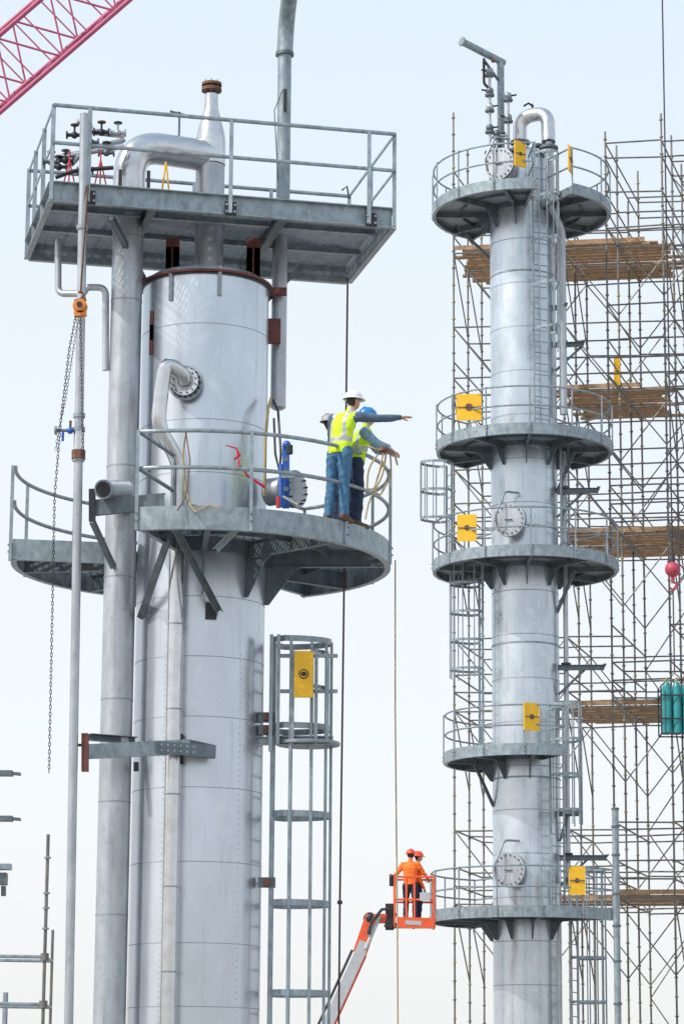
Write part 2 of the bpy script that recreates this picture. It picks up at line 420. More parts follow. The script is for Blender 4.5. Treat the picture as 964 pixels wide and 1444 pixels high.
posts = [(-e, -e), (0.48, -e-.04), (2.52, -e-.04), (4.55, -e-.04), (W+e, -e), (W+e, 1.4), (W+e, Dp+e), (3.7, Dp+e), (2.5, Dp+e), (1.3, Dp+e), (-e, Dp+e), (-e, 2.0), (-e, 1.0)]
for x, y in posts: b.sweep([Dk(x, y, zbt+0.02), Dk(x, y, zd+1.14)], 0.04, GALV, 4)
b.obj("roof_platform_guardrail", col)

# --- instruments on top deck
b = MB()
def valve(p, s=1.0, ax=V((1, 0, 0)), mt=GALV, wheel=RUST):
    p = V(p); b.ball(p, 0.06*s, mt, n=6); b.tube(p-ax*0.12*s, p+ax*0.12*s, 0.03*s, mt, 10)
    for k in (-1, 1): b.disc(p+ax*0.12*s*k, ax, 0.065*s, 0.025*s, mt, 14)
    b.tube(p, p+Z*0.17*s, 0.018*s, mt, 8); b.disc(p+Z*0.17*s, Z, 0.07*s, 0.015, wheel, 14)
i0 = 38.9
b.sweep(rnd([sv(78, 235, i0), sv(78, 222, i0), sv(175, 205, i0)], 0.1), 0.045, STAIN, 12)
b.sweep(rnd([sv(100, 232, i0), sv(118, 212, i0), sv(175, 197, i0+.3)], 0.1), 0.04, PIPE, 12)
b.sweep(rnd([sv(78, 250, i0-.2), sv(105, 240, i0-.2), sv(160, 236, i0-.2)], 0.1), 0.03, DARK, 10)
b.sweep([sv(108, 172, i0), sv(124, 168, i0)], 0.04, STAIN, 10)
b.sweep(rnd([sv(124, 168, i0), sv(128, 185, i0), sv(175, 190, i0)], .1), 0.05, STAIN, 12)
for px, py in ((83, 235), (105, 190), (128, 200), (143, 186), (166, 187), (120, 240), (92, 226), (150, 215), (72, 228)): valve(sv(px, py, i0-0.05), 0.9, mt=random.choice([GALVD, DARK, PIPE]), wheel=random.choice([RUST, DARK, DARK, GALVD]))
for px in (98, 142):
    t = sv(px, 225, i0-0.1)
    for k in (-1, 0, 1): b.tube(t, V((t.x+0.13*k, t.y+0.05*abs(k), zd)), 0.012, REDC, 6)
    b.tube(t, t+Z*0.15, 0.012, REDC, 6)
for x, y in ((0.5, 0.5), (1.0, 0.4), (1.4, 0.35)): b.beam(Dk(x, y, zd+0.02), Dk(x, y, zd+0.4), 0.05, 0.05, DARK)
vt = sv(252, 205, YL-0.2); b.tube(vt, V((vt.x, vt.y, sv(0, 162, vt.y).z)), 0.018, GALVD, 8); q = sv(252, 160, vt.y)
b.tube(q-V((.13, 0, -0.04)), q+V((.1, 0, -.02)), 0.018, GALVD, 6); b.ball(q, 0.035, DARK, n=6)
for k in (-1, 1): b.tube(sv(234, 228, 39.2), V((sv(234, 228, 39.2).x+0.08*k, 39.2, zd)), 0.015, YELLOW, 6)
b.sweep([sv(482, 268, 40.2), sv(489, 262, 40.2), sv(492, 280, 40.2)], 0.015, DARK, 6)
b.obj("roof_instruments", col)

# --- middle round platform
zfb = sv(340, 752, YL-2.65).z; zm = zfb+0.34; R2 = 2.72
D = MB(); G = MB()
SECT = ((-106, 58), (112, 189))
for k, (a0, a1) in enumerate(SECT):
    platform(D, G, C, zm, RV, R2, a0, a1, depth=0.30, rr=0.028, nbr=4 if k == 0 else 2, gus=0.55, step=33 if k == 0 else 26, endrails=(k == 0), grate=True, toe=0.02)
def insec(x, y):
    r = math.hypot(x, y); a = math.degrees(math.atan2(y, x))
    if not (RV+0.06 < r < R2-0.02): return False
    for a0, a1 in SECT:
        if a0 <= a <= a1 or a0 <= a+360 <= a1: return True
    return False
for ax_, st, th in ((0, 0.045, 0.010), (1, 0.12, 0.014)):
    y = -R2
    while y < R2:
        run = None; x = -R2
        while x <= R2+0.05:
            ins = insec(x, y) if ax_ == 0 else insec(y, x)
            if ins and run is None: run = x
            if not ins and run is not None:
                if x-run > 0.06:
                    if ax_ == 0: D.beam(V((C[0]+run, C[1]+y, zm-0.018)), V((C[0]+x-.03, C[1]+y, zm-0.018)), th, 0.032, GRATE)
                    else: D.beam(V((C[0]+y, C[1]+run, zm-0.032)), V((C[0]+y, C[1]+x-.03, zm-0.032)), th, 0.01, GRATE)
                run = None
            x += 0.03
        y += st
D.chan(sv(128, 716, 38.5), sv(232, 706, 38.4), 0.07, 0.22, GALVD, side=-1)
D.chan(sv(128, 716, 39.0), sv(200, 712, 39.2), 0.07, 0.2, GALVD)
D.beam(sv(130, 735, 38.5), sv(130, 690, 38.5), 0.09, 0.09, DARK)
D.beam(sv(130, 735, 38.6), sv(160, 800, 39.2), 0.07, 0.07, GALVD)
D.chan(sv(243, 738, 37.6), sv(308, 862, 39.05), 0.06, 0.1, GALVD, up=V((0.8, 0, 0.5)).normalized())
p = pol(C, RV+0.02, -78, sv(0, 858, 39.0).z); D.beam(p-Z*0.12, p+Z*0.12, 0.16, 0.03, DARK, up=V((0, 1, 0)))
D.chan(sv(236, 760, 38.3), sv(197, 872, 39.4), 0.06, 0.09, GALVD, up=V((-0.8, 0, 0.5)).normalized())
D.chan(sv(305, 775, 37.9), sv(345, 735, 37.6), 0.06, 0.09, GALV, up=V((-0.8, 0, 0.5)).normalized())
D.obj("middle_platform_deck", col); G.obj("middle_platform_guardrail", col)

# lower pipe guide bracket
b = MB()
b.chan(sv(122, 1060, 38.3), sv(268, 1053, 38.75), 0.07, 0.2, GALV, side=-1); b.chan(sv(268, 1053, 38.75), sv(305, 1061, 39.15), 0.07, 0.19, GALVD, side=-1)
b.beam(sv(220, 1054, 38.55), sv(304, 1060, 38.8), 0.02, 0.17, GALVD)
for i in range(6):
    for k in (-1, 1): q = sv(228+i*9, 1054+i*.6+k*4, 38.5); b.disc(q, (0, 1, 0), 0.014, 0.02, GALV, 6)
b.chan(sv(125, 1040, 38.9), sv(190, 1045, 39.4), 0.07, 0.1, GALVD)
b.beam(sv(120, 1035, 38.2), sv(120, 1088, 38.2), 0.09, 0.14, PRIMER); b.tube(sv(97, 1051, 38.2), sv(122, 1051, 38.2), 0.02, RUST)
b.beam(sv(256, 1035, 39.0), sv(256, 1078, 39.0), 0.05, 0.03, DARK); b.beam(sv(192, 1075, 39.3), sv(192, 1088, 39.3), 0.07, 0.05, DARK)
b.obj("pipe_guide_bracket", col)

# caged ladder on the right
G = MB()
lb = (sv(384, 1100, YL-0.1).x, YL-0.1)
zl = lambda py: sv(420, py, YL).z
ladder(G, lb, 0, zl(908), 0, True, 1.0, w=0.26, cr=0.40, hoop=1.235, bar=0.042, nst=7, band=0.085)
G.chan(V((lb[0]-0.25, lb[1]-0.2, zl(1050))), V((lb[0]+0.85, lb[1]-0.35, zl(1050))), 0.05, 0.12, GALV)
G.chan(V((lb[0]-0.1, lb[1]+0.4, zl(1040))), V((lb[0]+0.85, lb[1]+0.4, zl(1040))), 0.05, 0.12, GALV)
for py in (925, 975):
    G.beam(sv(395, py, 39.6), sv(476, py, 39.6), 0.05, 0.05, GALV); G.beam(sv(440, py-8, 39.9), sv(462, py-4, 40.2), 0.04, 0.05, GALV)
for px, y0, y1 in ((383, 895, 1060), (393, 895, 1050), (413, 918, 1050), (446, 915, 1050), (462, 925, 1045)):
    G.sweep([sv(px, y0, 39.5), V((sv(px, y0, 39.5).x, 39.5, sv(px, y1, 39.5).z))], 0.036, GALV, 4)
G.sector((lb[0]+0.5, lb[1]-0.1), zl(1050)-0.04, zl(1050), 0.05, 0.45, -180, 180, GRATE)
for py in (1012, 1245, 1030):
    q = sv(372, py, YL-0.35); G.beam(q-V((0.08, 0, 0)), q+V((0.16, 0, 0)), 0.08, 0.14, GALVD); G.beam(q-V((0.0, 0.06, 0)), q+V((0.08, -0.06, 0)), 0.1, 0.1, RUST)
G.obj("ladder_cage", col)
G = MB(); gp = sv(428, 951, 39.35)
gate(G, (gp.x, gp.y+1), 1, -90, gp.z, 0.23, 0.66)
G.obj("safety_gate", col)

# platform clutter
b = MB()
a = -32; nn = V((math.cos(R(a)), math.sin(R(a)), 0)); q = sv(412, 690, YL-0.65)
b.sweep([q-nn*0.4, q], 0.2, PIPE, 24); b.flange(q, nn, 0.27, 0.04, GALV, 14, DARK); b.flange(q+nn*0.06, nn, 0.27, 0.04, PIPE, 14, DARK)
b.obj("side_manway", col)
b = MB()
b.beam(sv(403, 716, 38.2), sv(403, 628, 38.3), 0.10, 0.07, BLUE); b.tube(sv(396, 655, 38.15), sv(396, 715, 38.1), 0.03, BLUE, 10)
b.tube(sv(408, 640, 38.1), sv(408, 628, 38.1), 0.05, DARK, 8); b.ball(sv(404, 627, 38.2), 0.06, BLUE, n=6)
b.beam(sv(396, 672, 38.05), sv(415, 672, 38.05), 0.05, 0.05, GALV); b.tube(sv(398, 700, 38), sv(420, 712, 38), 0.02, SILV, 8)
b.tube(sv(392, 716, 38.0), sv(392, 700, 38), 0.03, REDC, 8)
for py in (648, 664, 690): b.disc(sv(403, py, 38.13), (0, 1, 0), 0.035, 0.05, GALVD, 12)
b.obj("blue_pump", empty("hydraulic_pump", (sv(403, 716, 38.2).x, 38.2, zm)))
b = MB()
b.sweep([sv(*t) for t in ((383, 560, 39.6), (378, 575, 39.3), (374, 620, 39.2), (373, 700, 39.1))], 0.022, ROPE, 8)
b.sweep([sv(*t) for t in ((383, 560, 39.6), (392, 580, 39.4), (396, 640, 39.2), (394, 665, 39.1), (388, 640, 39.1), (386, 590, 39.2))], 0.018, DARK, 8)
cc = sv(288, 714, 37.9)
for i in range(5):
    z0 = zm+0.03+i*0.02
    b.sweep([V((cc.x+0.2*math.cos(t/12*6.283)*(1+0.1*i)+random.uniform(-.02, .02), cc.y+0.14*math.sin(t/12*6.283), z0+random.uniform(-.01, .03))) for t in range(12)], 0.014, ROPE, 6, closed=True)
b.sweep([sv(*t) for t in ((262, 610, 37.4), (258, 640, 37.4), (262, 690, 37.4), (268, 712, 37.3), (275, 722, 37.2), (295, 712, 37.2), (310, 718, 37.2))], 0.013, ROPE, 6)
b.sweep([sv(*t) for t in ((262, 610, 37.35), (268, 650, 37.3), (262, 700, 37.3), (250, 720, 37.2))], 0.010, RUST, 6)
b.obj("rope_coil", empty("rope_and_hoses", (cc.x, cc.y, zm)))
b = MB()
b.sweep([sv(*t) for t in ((318, 628, 37.45), (333, 632, 37.4), (338, 642, 37.4), (330, 648, 37.4))], [0.02, 0.04, 0.035, 0.02], RIB, 6, sx=0.3)
b.sweep([sv(*t) for t in ((334, 634, 37.4), (337, 655, 37.4), (350, 672, 37.6), (372, 686, 38.1)) ], [0.035, 0.025, 0.035, 0.04], RIB, 6, sx=0.35)
b.sweep([sv(*t) for t in ((334, 634, 37.4), (336, 650, 37.4), (332, 668, 37.4))], [0.02, 0.02, 0.012], RIB, 6, sx=0.35)
b.obj("ribbon", empty("warning_ribbon", (sv(334, 634, 37.4))))
b = MB()
for x0, x1 in ((262, 276), (290, 330), (335, 380)):
    p = sv(x0, 712, 38.1); b.beam(V((p.x, 38.2, zm+0.05)), V((sv(x1, 712, 38.1).x, 38.3, zm+0.06)), 0.3, 0.09, DARK)
p = sv(285, 700, 38.3); b.ball(V((p.x, 38.2, zm+0.16)), 0.06, BLUE, n=6)
b.obj("bags", empty("tool_bags", (p.x, 38.2, zm)))

b = MB()
q = sv(99, 607, 38.0); b.tube(q-V((0.2, 0, 0)), q+V((.2, 0, 0)), 0.022, GALVD, 8); b.ball(q, 0.05, BLUE, n=6); b.disc(q-V((.2, 0, 0)), (1, 0, 0), 0.06, 0.03, GALV, 12)
b.tube(q, q+Z*0.14, 0.02, RUST, 6); b.tube(q-V((.1, 0, .15)), q-V((.1, 0, 0)), 0.02, BLUE, 6)
b.obj("clamp_valve", col)
hz = sv(113, 432, 37.7); ch = empty("chain_hoist", hz)
b = MB()
b.disc(hz, (0, 1, 0), 0.10, 0.10, ORANGE2, 20); b.disc(hz+V((0.0, -0.07, 0)), (0, 1, 0), 0.075, 0.05, ORANGE2, 20); b.beam(hz-V((0.08, 0, 0.12)), hz+V((0.09, 0, -0.1)), 0.1, 0.06, ORANGE2)
b.disc(hz+V((0.0, -0.1, 0)), (0, 1, 0), 0.04, 0.03, DARK, 12)
b.beam(hz+V((-.08, 0, 0.07)), hz+V((0.08, 0, 0.11)), 0.05, 0.05, RUST)
b.sweep([hz+V((0, 0, 0.1)), hz+V((0.05, 0, 0.17)), hz+V((0.0, 0, 0.22)), hz+V((-.03, 0, 0.2))], 0.018, RUST, 8)
b.obj("hoist_body", ch)
b = MB(); b.sweep([hz+Z*0.2, sv(122, 290, 37.8), sv(124, 262, 37.95)], 0.035, RUST, 6, sx=0.4); b.obj("lifting_sling", ch)
def chain(b, pts, pitch=0.05, mt=DARK, r=0.006):
    P = [V(p) for p in pts]; acc = []
    for i in range(len(P)-1):
        n = max(1, int((P[i+1]-P[i]).length/pitch))
        for k in range(n): acc.append(P[i].lerp(P[i+1], k/n))
    for i in range(len(acc)-1):
        a_, c_ = acc[i], acc[i+1]; t = (c_-a_).normalized(); s = (V((1, 0, 0)) if i % 2 else V((0, 1, 0))); mid = (a_+c_)/2; L_ = pitch*0.72
        b.sweep([mid+t*L_, mid+t*L_*0.5+s*0.014, mid-t*L_*0.5+s*0.014, mid-t*L_, mid-t*L_*0.5-s*0.014, mid+t*L_*0.5-s*0.014], r, mt, 4, closed=True)
b = MB()
chain(b, [sv(107, 445, 37.7), sv(98, 490, 37.65), sv(86, 590, 37.65), sv(77, 700, 37.65), sv(73, 900, 37.65), sv(69, 1095, 37.65)])
chain(b, [sv(111, 446, 37.66), sv(102, 500, 37.6), sv(91, 570, 37.6), sv(82, 610, 37.6), sv(78, 640, 37.6)], r=.004)
chain(b, [sv(113, 446, 37.66), sv(115, 520, 37.7), sv(117, 640, 37.75)], r=.005)
b.obj("hand_chain", ch)

# ================================================================== FAR COLUMN
YR = 73.0
c1 = sv(737, 400, YR); E = (c1.x, YR); RE = 0.875
col2 = empty("process_column.001", (E[0], E[1], 0))
zr = lambda py: sv(740, py, YR).z
b = MB()
ztop = zr(235)
b.sweep([V((E[0], E[1], z)) for z in (0, ztop)], RE, SHELL2, 80)
b.sweep([V((E[0], E[1], ztop+0.5*math.sin(R(t)))) for t in range(0, 91, 10)], [max(0.01, RE*math.cos(R(t))) for t in range(0, 91, 10)], SHELL2, 64)
b.obj("vessel_shell", col2)
b = MB()
py = 335
while py < 1440:
    ring(b, E, RE, sv(740, py, YR-RE).z, 0.02, 0.004, SEAM); py += 62
for py in (380, 740, 905, 1095):
    ring(b, E, RE, sv(740, py, YR-RE).z, 0.045, 0.012, GALV)
for i in range(70):
    p = pol(E, RE, -75, 1+i*.3); b.disc(p, (math.cos(R(-75)), math.sin(R(-75)), 0), .012, .02, SEAM, 6)
b.obj("cladding_bands", col2)
D = MB(); G = MB()
z1, z2, z3, z4, z5 = zr(296), zr(630), zr(798), zr(1068), zr(1292)
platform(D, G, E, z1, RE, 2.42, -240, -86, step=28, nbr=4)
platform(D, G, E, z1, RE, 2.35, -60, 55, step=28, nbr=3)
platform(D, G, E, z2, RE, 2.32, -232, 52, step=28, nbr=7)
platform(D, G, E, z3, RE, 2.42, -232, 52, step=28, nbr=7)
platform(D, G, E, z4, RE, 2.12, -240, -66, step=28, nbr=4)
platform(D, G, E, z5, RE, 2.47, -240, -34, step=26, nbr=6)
for z_, a_ in ((z1, -200), (z2, -20), (z3, -25), (z4, -170)):
    D.chan(pol(E, RE, a_, z_-1.3), pol(E, 1.9 if z_ in (z1,) else RE+0.5, a_, z_-0.22), 0.05, 0.08, GALVD, up=V((-math.sin(R(a_)), math.cos(R(a_)), 0.01)).cross(V((math.cos(R(a_)), math.sin(R(a_)), 1))).normalized())
D.obj("platform_decks", col2)
G.obj("platform_guardrails", col2)
G = MB()
kw = dict(bar=.03, band=.07)
ladder(G, pol(E, RE+0.22, -68, 0), z2, z1+1.1, -68, True, z2+2.3, w=0.22, cr=0.36, hoop=1.2, **kw)
ladder(G, pol(E, RE+0.3, -172, 0), z4, z3+0.2, -172, True, z4+2.0, w=0.23, cr=0.4, hoop=0.75, **kw)
ladder(G, pol(E, RE+1.2, -165, 0), z3, z3+2.6, -165, True, z3+1.1, w=0.23, cr=0.36, hoop=0.75, **kw)
ladder(G, pol(E, RE+0.25, -50, 0), z5, z4+1.2, -50, True, z5+2.2, w=0.23, cr=0.38, hoop=0.9, **kw)
ladder(G, pol(E, RE+0.4, -26, 0), 0, z5+1.1, -26, True, 1.0, w=0.23, cr=0.42, hoop=1.1, nst=9, **kw)
ladder(G, pol(E, RE+0.3, -30, 0), z3, z2+0.2, -30, False)
G.obj("ladders", col2)
G = MB()
for r_, a_, z_, w_, yw in ((2.43, -95, z1+.74, .34, 38), (2.4, -62, z1+.7, .45, 45), (2.34, -131, z2+.62, .62, 35), (2.44, -131, z3+.62, .46, 35), (2.14, -90, z4+.75, .42, 25), (2.49, -64, z5+.72, .38, -20)):
    gate(G, E, r_, a_, z_, w_, 0.70, sign=False, yaw=yw)
G.obj("safety_gates", col2)
b = MB()
for px, py, an in ((703, 232, -122), (712, 735, -112), (711, 1228, -115)):
    nn = V((math.cos(R(an)), math.sin(R(an)), 0)); q = pol(E, RE+0.32, an, sv(px, py, YR-1).z)
    b.sweep([q-nn*0.5, q], 0.33, SHELL2, 24); b.flange(q, nn, 0.44, 0.05, PIPE, 18); b.flange(q+nn*0.08, nn, 0.44, 0.05, PIPE, 18)
    b.sweep(rnd([q+nn*0.1+V((-.3, 0, -.2)), q+nn*0.25+V((-.3, 0, .1)), q+nn*.1+V((-.1, 0, .75)), q+V((.25, .1, .75))], 0.12), 0.03, GALV, 8)
    s_ = V((-nn.y, nn.x, 0)); b.tube(q+nn*0.14-s_*0.1, q+nn*0.14+s_*0.1, 0.02, GALVD, 6)
# gooseneck
YG = YR-0.35
b.sweep(rnd([V((sv(733, 215, YG).x, YG, zr(240))), V((sv(733, 215, YG).x, YG, sv(0, 160, YG).z)), V((sv(771, 200, YG).x, YG-.3, sv(0, 158, YG).z)), V((sv(771, 200, YG).x, YG-.5, zr(215)))], 0.37, 12), 0.19, STAIN, 24)
b.flange(V((sv(733, 215, YG).x, YG, sv(0, 196, YG).z)), Z, 0.27, 0.06, GALVD, 10)
b.flange(V((sv(771, 200, YG).x, YG-.5, sv(0, 212, YG).z)), Z, 0.26, 0.06, GALVD, 10)
xg = sv(771, 200, YG).x
b.sweep(rnd([V((xg, YG-.5, zr(215))), V((xg, YG-.5, zr(300))), V((E[0]+1.02, YR-0.45, zr(330))), V((E[0]+1.02, YR-0.45, zr(590)))], 0.2), 0.10, PIPE, 14)
b.sweep([V((E[0]+1.03, YR-0.3, z)) for z in (zr(640), zr(1255))], 0.065, PIPE, 12)
b.sweep([V((E[0]+0.75, YR-0.75, z)) for z in (zr(1250), 0)], 0.05, PIPE, 12)
for py, L_ in ((492, 0.75), (440, 0.3), (697, 1.1), (945, 1.2), (1212, 1.2), (1150, 0.5)):
    z_ = zr(py); y_ = YR-0.4
    b.chan(V((E[0]+0.8, y_, z_)), V((E[0]+0.8+L_, y_-0.1, z_)), 0.05, 0.14, GALVD); b.beam(V((E[0]+0.8+L_, y_-0.3, z_+0.06)), V((E[0]+0.8+L_, y_+.4, z_+0.06)), 0.08, 0.03, GALVD)
    b.beam(V((E[0]+1.5 if L_ > 0.7 else E[0]+1.0, y_, z_-0.05)), V((E[0]+0.82, y_, z_-0.7)), 0.06, 0.06, GALVD)
    b.disc(V((E[0]+1.02, y_, z_+0.1)), Z, 0.13, 0.05, DARK, 12)
# top davit
d0 = sv(706, 200, YR-0.6); d1 = V((d0.x, d0.y, sv(706, 86, YR-0.6).z)); tip = sv(651, 58, YR-1.4)
b.tube(V((d0.x, d0.y, z1)), d1, 0.10, GALV, 12); b.sweep([d1+(d1-tip).normalized()*0.12, tip], 0.10, GALV, 12); b.disc(tip, (tip-d1), 0.13, 0.04, GALV, 16)
b.beam(sv(706, 118, YR-.6), sv(682, 84, YR-.95), 0.06, 0.05, GALVD)
for px, ys in ((690, (100, 128, 150, 180)), (716, (135, 165)), (700, (188,))):
    q0_ = sv(px, ys[0], YR-.9)
    b.tube(q0_, V((q0_.x, q0_.y, z1)), 0.04, PIPE, 10)
    for yy in ys:
        q = V((q0_.x, q0_.y, sv(px, yy, YR-.9).z)); b.ball(q, 0.11, random.choice([GALVD, GALV, STAIN]), n=6); b.disc(q-Z*0.12, Z, 0.13, 0.05, GALVD, 12)
        b.tube(q, q+V((random.choice([-.22, .22]), -.1, 0)), .025, DARK, 6)
b.sweep(rnd([sv(682, 82, YR-.9), sv(682, 118, YR-.9), sv(690, 124, YR-.9)], .1), 0.04, DARK, 8)
b.tube(sv(697, 190, YR-.9), sv(716, 190, YR-.9), 0.05, STAIN, 8); b.ball(sv(695, 85, YR-.9), 0.06, RUST, n=5)
b.sweep([sv(738, 149, YR), sv(745, 145, YR), sv(752, 150, YR)], 0.03, DARK, 6); b.tube(sv(750, 146, YR), sv(750, 158, YR), .025, DARK, 6)
for px, py in ((700, 205), (722, 212), (757, 205), (690, 215)): b.disc(sv(px, py, YR-.8), Z, 0.14, 0.06, GALVD, 12)
b.obj("nozzles_and_piping", col2)

# distant column at the left edge, with cantilevered bracket arms
E3 = (sv(-100, 1100, YR).x, 74.0); col3 = empty("process_column.002", (E3[0], E3[1], 0))
b = MB(); b.sweep([V((E3[0], E3[1], z)) for z in (0, 11, 11.3, 11.5)], [0.85, 0.85, 0.6, 0.1], SHELL2, 48); b.obj("vessel_shell", col3)
b = MB()
for py in (1091, 1155):
    p_ = sv(18, py, 73.6); q_ = sv(29, py+1, 73.6)
    b.beam(V((E3[0]+.8, 73.6, p_.z)), p_, .35, .13, GALVD); b.beam(p_, q_, .3, .06, GALVD)
b.beam(sv(-40, 1240, 73), sv(10, 1240, 73), 0.4, 0.3, GALVD); b.beam(sv(-40, 1223, 72.9), sv(16, 1223, 72.9), 0.4, 0.14, GALV)
b.beam(sv(5, 1250, 73), sv(5, 1264, 73), .12, .12, GALVD)
b.tube(V((sv(8, 1400, 73).x, 73, 0)), sv(8, 1400, 73), .07, GALV, 8)
b.obj("bracket_arms", col3)

# ================================================================== SCAFFOLDS
sc = empty("scaffold", (sv(800, 1000, 78).x, 78, 0))
YS = 76.6; O = V((sv(641, 700, YS).x, YS+0.6, 0)); TS = R(-9)
us = V((math.cos(TS), math.sin(TS), 0)); vs_ = V((-math.sin(TS)+0.12, math.cos(TS), 0))
NX, BX, BY = 6, 1.55, 1.75
JS = (-1, 0, 1, 2)
def S(i, j, z): return O+us*(i*BX)+vs_*(j*BY)+Z*z
zs = lambda py: sv(800, py, 78).z
tops = {0: 200, 1: 320, 2: 290, 3: 225, 4: 165, 5: 200, 6: 200}
decks = [zs(y) for y in (370, 570, 770, 1010, 1280)]
levels = []
for d in decks: levels += [d, d+0.5, d+1.0, d+2.0]
levels += [1.0, zs(255)]
def has(i, j): return not (j == -1 and i < 3)
def top(i): return zs(tops[i])-0.4
b = MB(); K = MB()
for i in range(NX+1):
    for j in JS:
        if not has(i, j): continue
        zt_ = zs(tops[i])+random.uniform(-1.6, 0.6)
        b.tube(S(i, j, 0), S(i, j, zt_), 0.03, SCAF, 6)
        z = 0.5
        while z < zt_-0.1:
            K.disc(S(i, j, z), Z, 0.055, 0.035, BRASS if random.random() < 0.3 else SCAF, 6); z += 0.5
for li, z in enumerate(levels):
    for j in JS:
        for i in range(NX):
            if z > min(top(i), top(i+1))+0.3: continue
            if not (has(i, j) and has(i+1, j)): continue
            if z not in decks and random.random() < .12: continue
            b.tube(S(i, j, z+random.uniform(-.03, .03)), S(i+1, j, z+random.uniform(-.03, .03)), 0.024, SCAF, 6)
            if j in (-1, 0, 2) and z in decks:
                if (i+j) % 2 == 0: b.tube(S(i, j, z), S(i+1, j, z-2.0), 0.02, SCAF, 6)
                else: b.tube(S(i, j, z-2), S(i+1, j, z), 0.02, SCAF, 6)
            if j in (0, 2) and z not in decks and li % 4 == 3 and li < 20: b.tube(S(i+(i+j) % 2, j, z), S(i+1-(i+j) % 2, j, z-2.0), 0.02, SCAF, 6)
    for i in range(NX+1):
        if z > top(i): continue
        for j in JS[:-1]:
            if not has(i, j): continue
            b.tube(S(i, j, z), S(i, j+1, z), 0.024, SCAF, 6)
            if z in decks and i % 2 == 0: b.tube(S(i, j, z), S(i, j+1, z-2), 0.02, SCAF, 6)
for i in (3, 4, 5):   # long raking braces
    for k in range(0, 5):
        b.tube(S(i, 2, 0.6+k*4.6), S(i+1, 2, 0.6+k*4.6+2.3), 0.02, SCAF, 6)
        b.tube(S(i+1, 2, 0.6+k*4.6+2.3), S(i, 2, 0.6+k*4.6+4.6), 0.02, SCAF, 6)
b.obj("scaffold_tubes", sc); K.obj("rosettes", sc)
b = MB()
for dz_, i0_, i1_, js in ((decks[0], 0, 3.7, (0, 1)), (decks[0]+.6, 1.9, 3.6, (1,)), (decks[1], 1.9, 3.7, (0, 1)), (decks[2], 1.9, 6, (0, 1)), (decks[3], 2, 6, (0, 1)), (decks[4], .8, 6, (0,)), (decks[4], 3, 6, (-1,))):
    for j in js:
        for k in range(6):
            o = (k+0.5)/6.5; e0 = random.uniform(-.2, .15); e1 = random.uniform(-.15, .3)
            b.beam(S(i0_+e0, j+o, dz_+0.06+random.uniform(0, .03)), S(i1_+e1, j+o, dz_+0.06+random.uniform(0, .03)), 0.225, 0.045, WOOD)
        b.beam(S(i0_, j, dz_+0.16), S(i1_-.3, j, dz_+0.17), 0.03, 0.12, WOOD)
b.obj("planks", sc)
gt = MB(); gg = S(2.95, -.0, decks[1]+.55); gate(gt, (gg.x, gg.y), .05, -90, gg.z, .14, .8, sign=False); gt.obj("access_gate", sc)

sc2 = empty("scaffold.001", (sv(66, 1300, 47).x, 47, 0))
b = MB(); p = sv(68, 1177, 47)
b.tube(V((p.x, 47, 0)), p, 0.03, SCAF, 8)
for py in (1350, 1417):
    for dy in (0, 1.2):
        q = sv(66, py, 47); b.tube(V((p.x, 47+dy, q.z)), V((p.x-2.2, 47+dy, q.z+.02)), 0.03, GALV, 8)
    b.tube(V((p.x, 47, q.z)), V((p.x, 48.2, q.z)), 0.026, GALV, 8)
    b.disc(V((p.x, 47, q.z)), Z, 0.07, 0.12, SCAF, 10)
for py in (1210, 1260, 1281, 1310): b.disc(V((p.x, 47, sv(66, py, 47).z)), Z, 0.06, 0.03, GALV, 8)
b.tube(V((p.x, 48.2, 0)), V((p.x, 48.2, sv(0, 1310, 48).z)), 0.026, SCAF, 8); b.tube(V((p.x-2.2, 47, 0)), V((p.x-2.2, 47, 5)), 0.026, SCAF, 8)
b.obj("scaffold_tubes", sc2)

b = MB(); pp = sv(867, 1141, 70)
b.tube(V((pp.x, 70, 0)), pp, 0.085, GALV, 12); b.disc(pp, Z, 0.10, 0.05, GALVD, 12)
for py in (1160, 1200, 1255, 1300, 1350, 1410): b.disc(V((pp.x, 70, sv(0, py, 70).z)), Z, 0.11, 0.05, GALVD, 12)
b.obj("post", empty("steel_post", (pp.x, 70, 0)))

# ================================================================== CRANE
cr = empty("lattice_crane", (sv(-600, 1500, 95).x, 95, 0))
b = MB(); a0 = sv(0, 158, 94); d = (sv(182, 0, 94)-a0).normalized(); n_ = V((-d.z, 0, d.x))
L0, L1 = -42, 12
offs = [(0, 0), (0.95, 2.2), (3.1, 2.2), (2.15, 0)]
def CP(k, t): return a0+d*t+n_*offs[k][0]+V((0, offs[k][1], 0))
for k in range(4): b.tube(CP(k, L0), CP(k, L1), 0.085, CRANEP, 10)
for k in range(4):
    l = (k+1) % 4; t = L0; f = 0
    while t < L1-1:
        b.tube(CP(k if f else l, t), CP(l if f else k, t+1.25), 0.04, CRANEP, 6)
        if k % 2 == 1: b.tube(CP(k, t), CP(l, t), 0.03, CRANEP, 6)
        t += 1.25; f = 1-f
b.obj("lattice_boom", cr)
b = MB(); fb = CP(0, L0)
b.beam(V((fb.x-3, 95, 1.6)), V((fb.x+3, 95, 1.6)), 3, 2.2, CRANEP)
for k in (-2.4, 2.4): b.beam(V((fb.x-4, 95+k, .55)), V((fb.x+4, 95+k, .55)), 0.9, 1.1, DARK)
b.beam(V((fb.x, 95, 2.7)), CP(0, L0)+V((0, 1, 1)), 1.2, 1.2, CRANEP)
b.obj("crawler_base", cr)

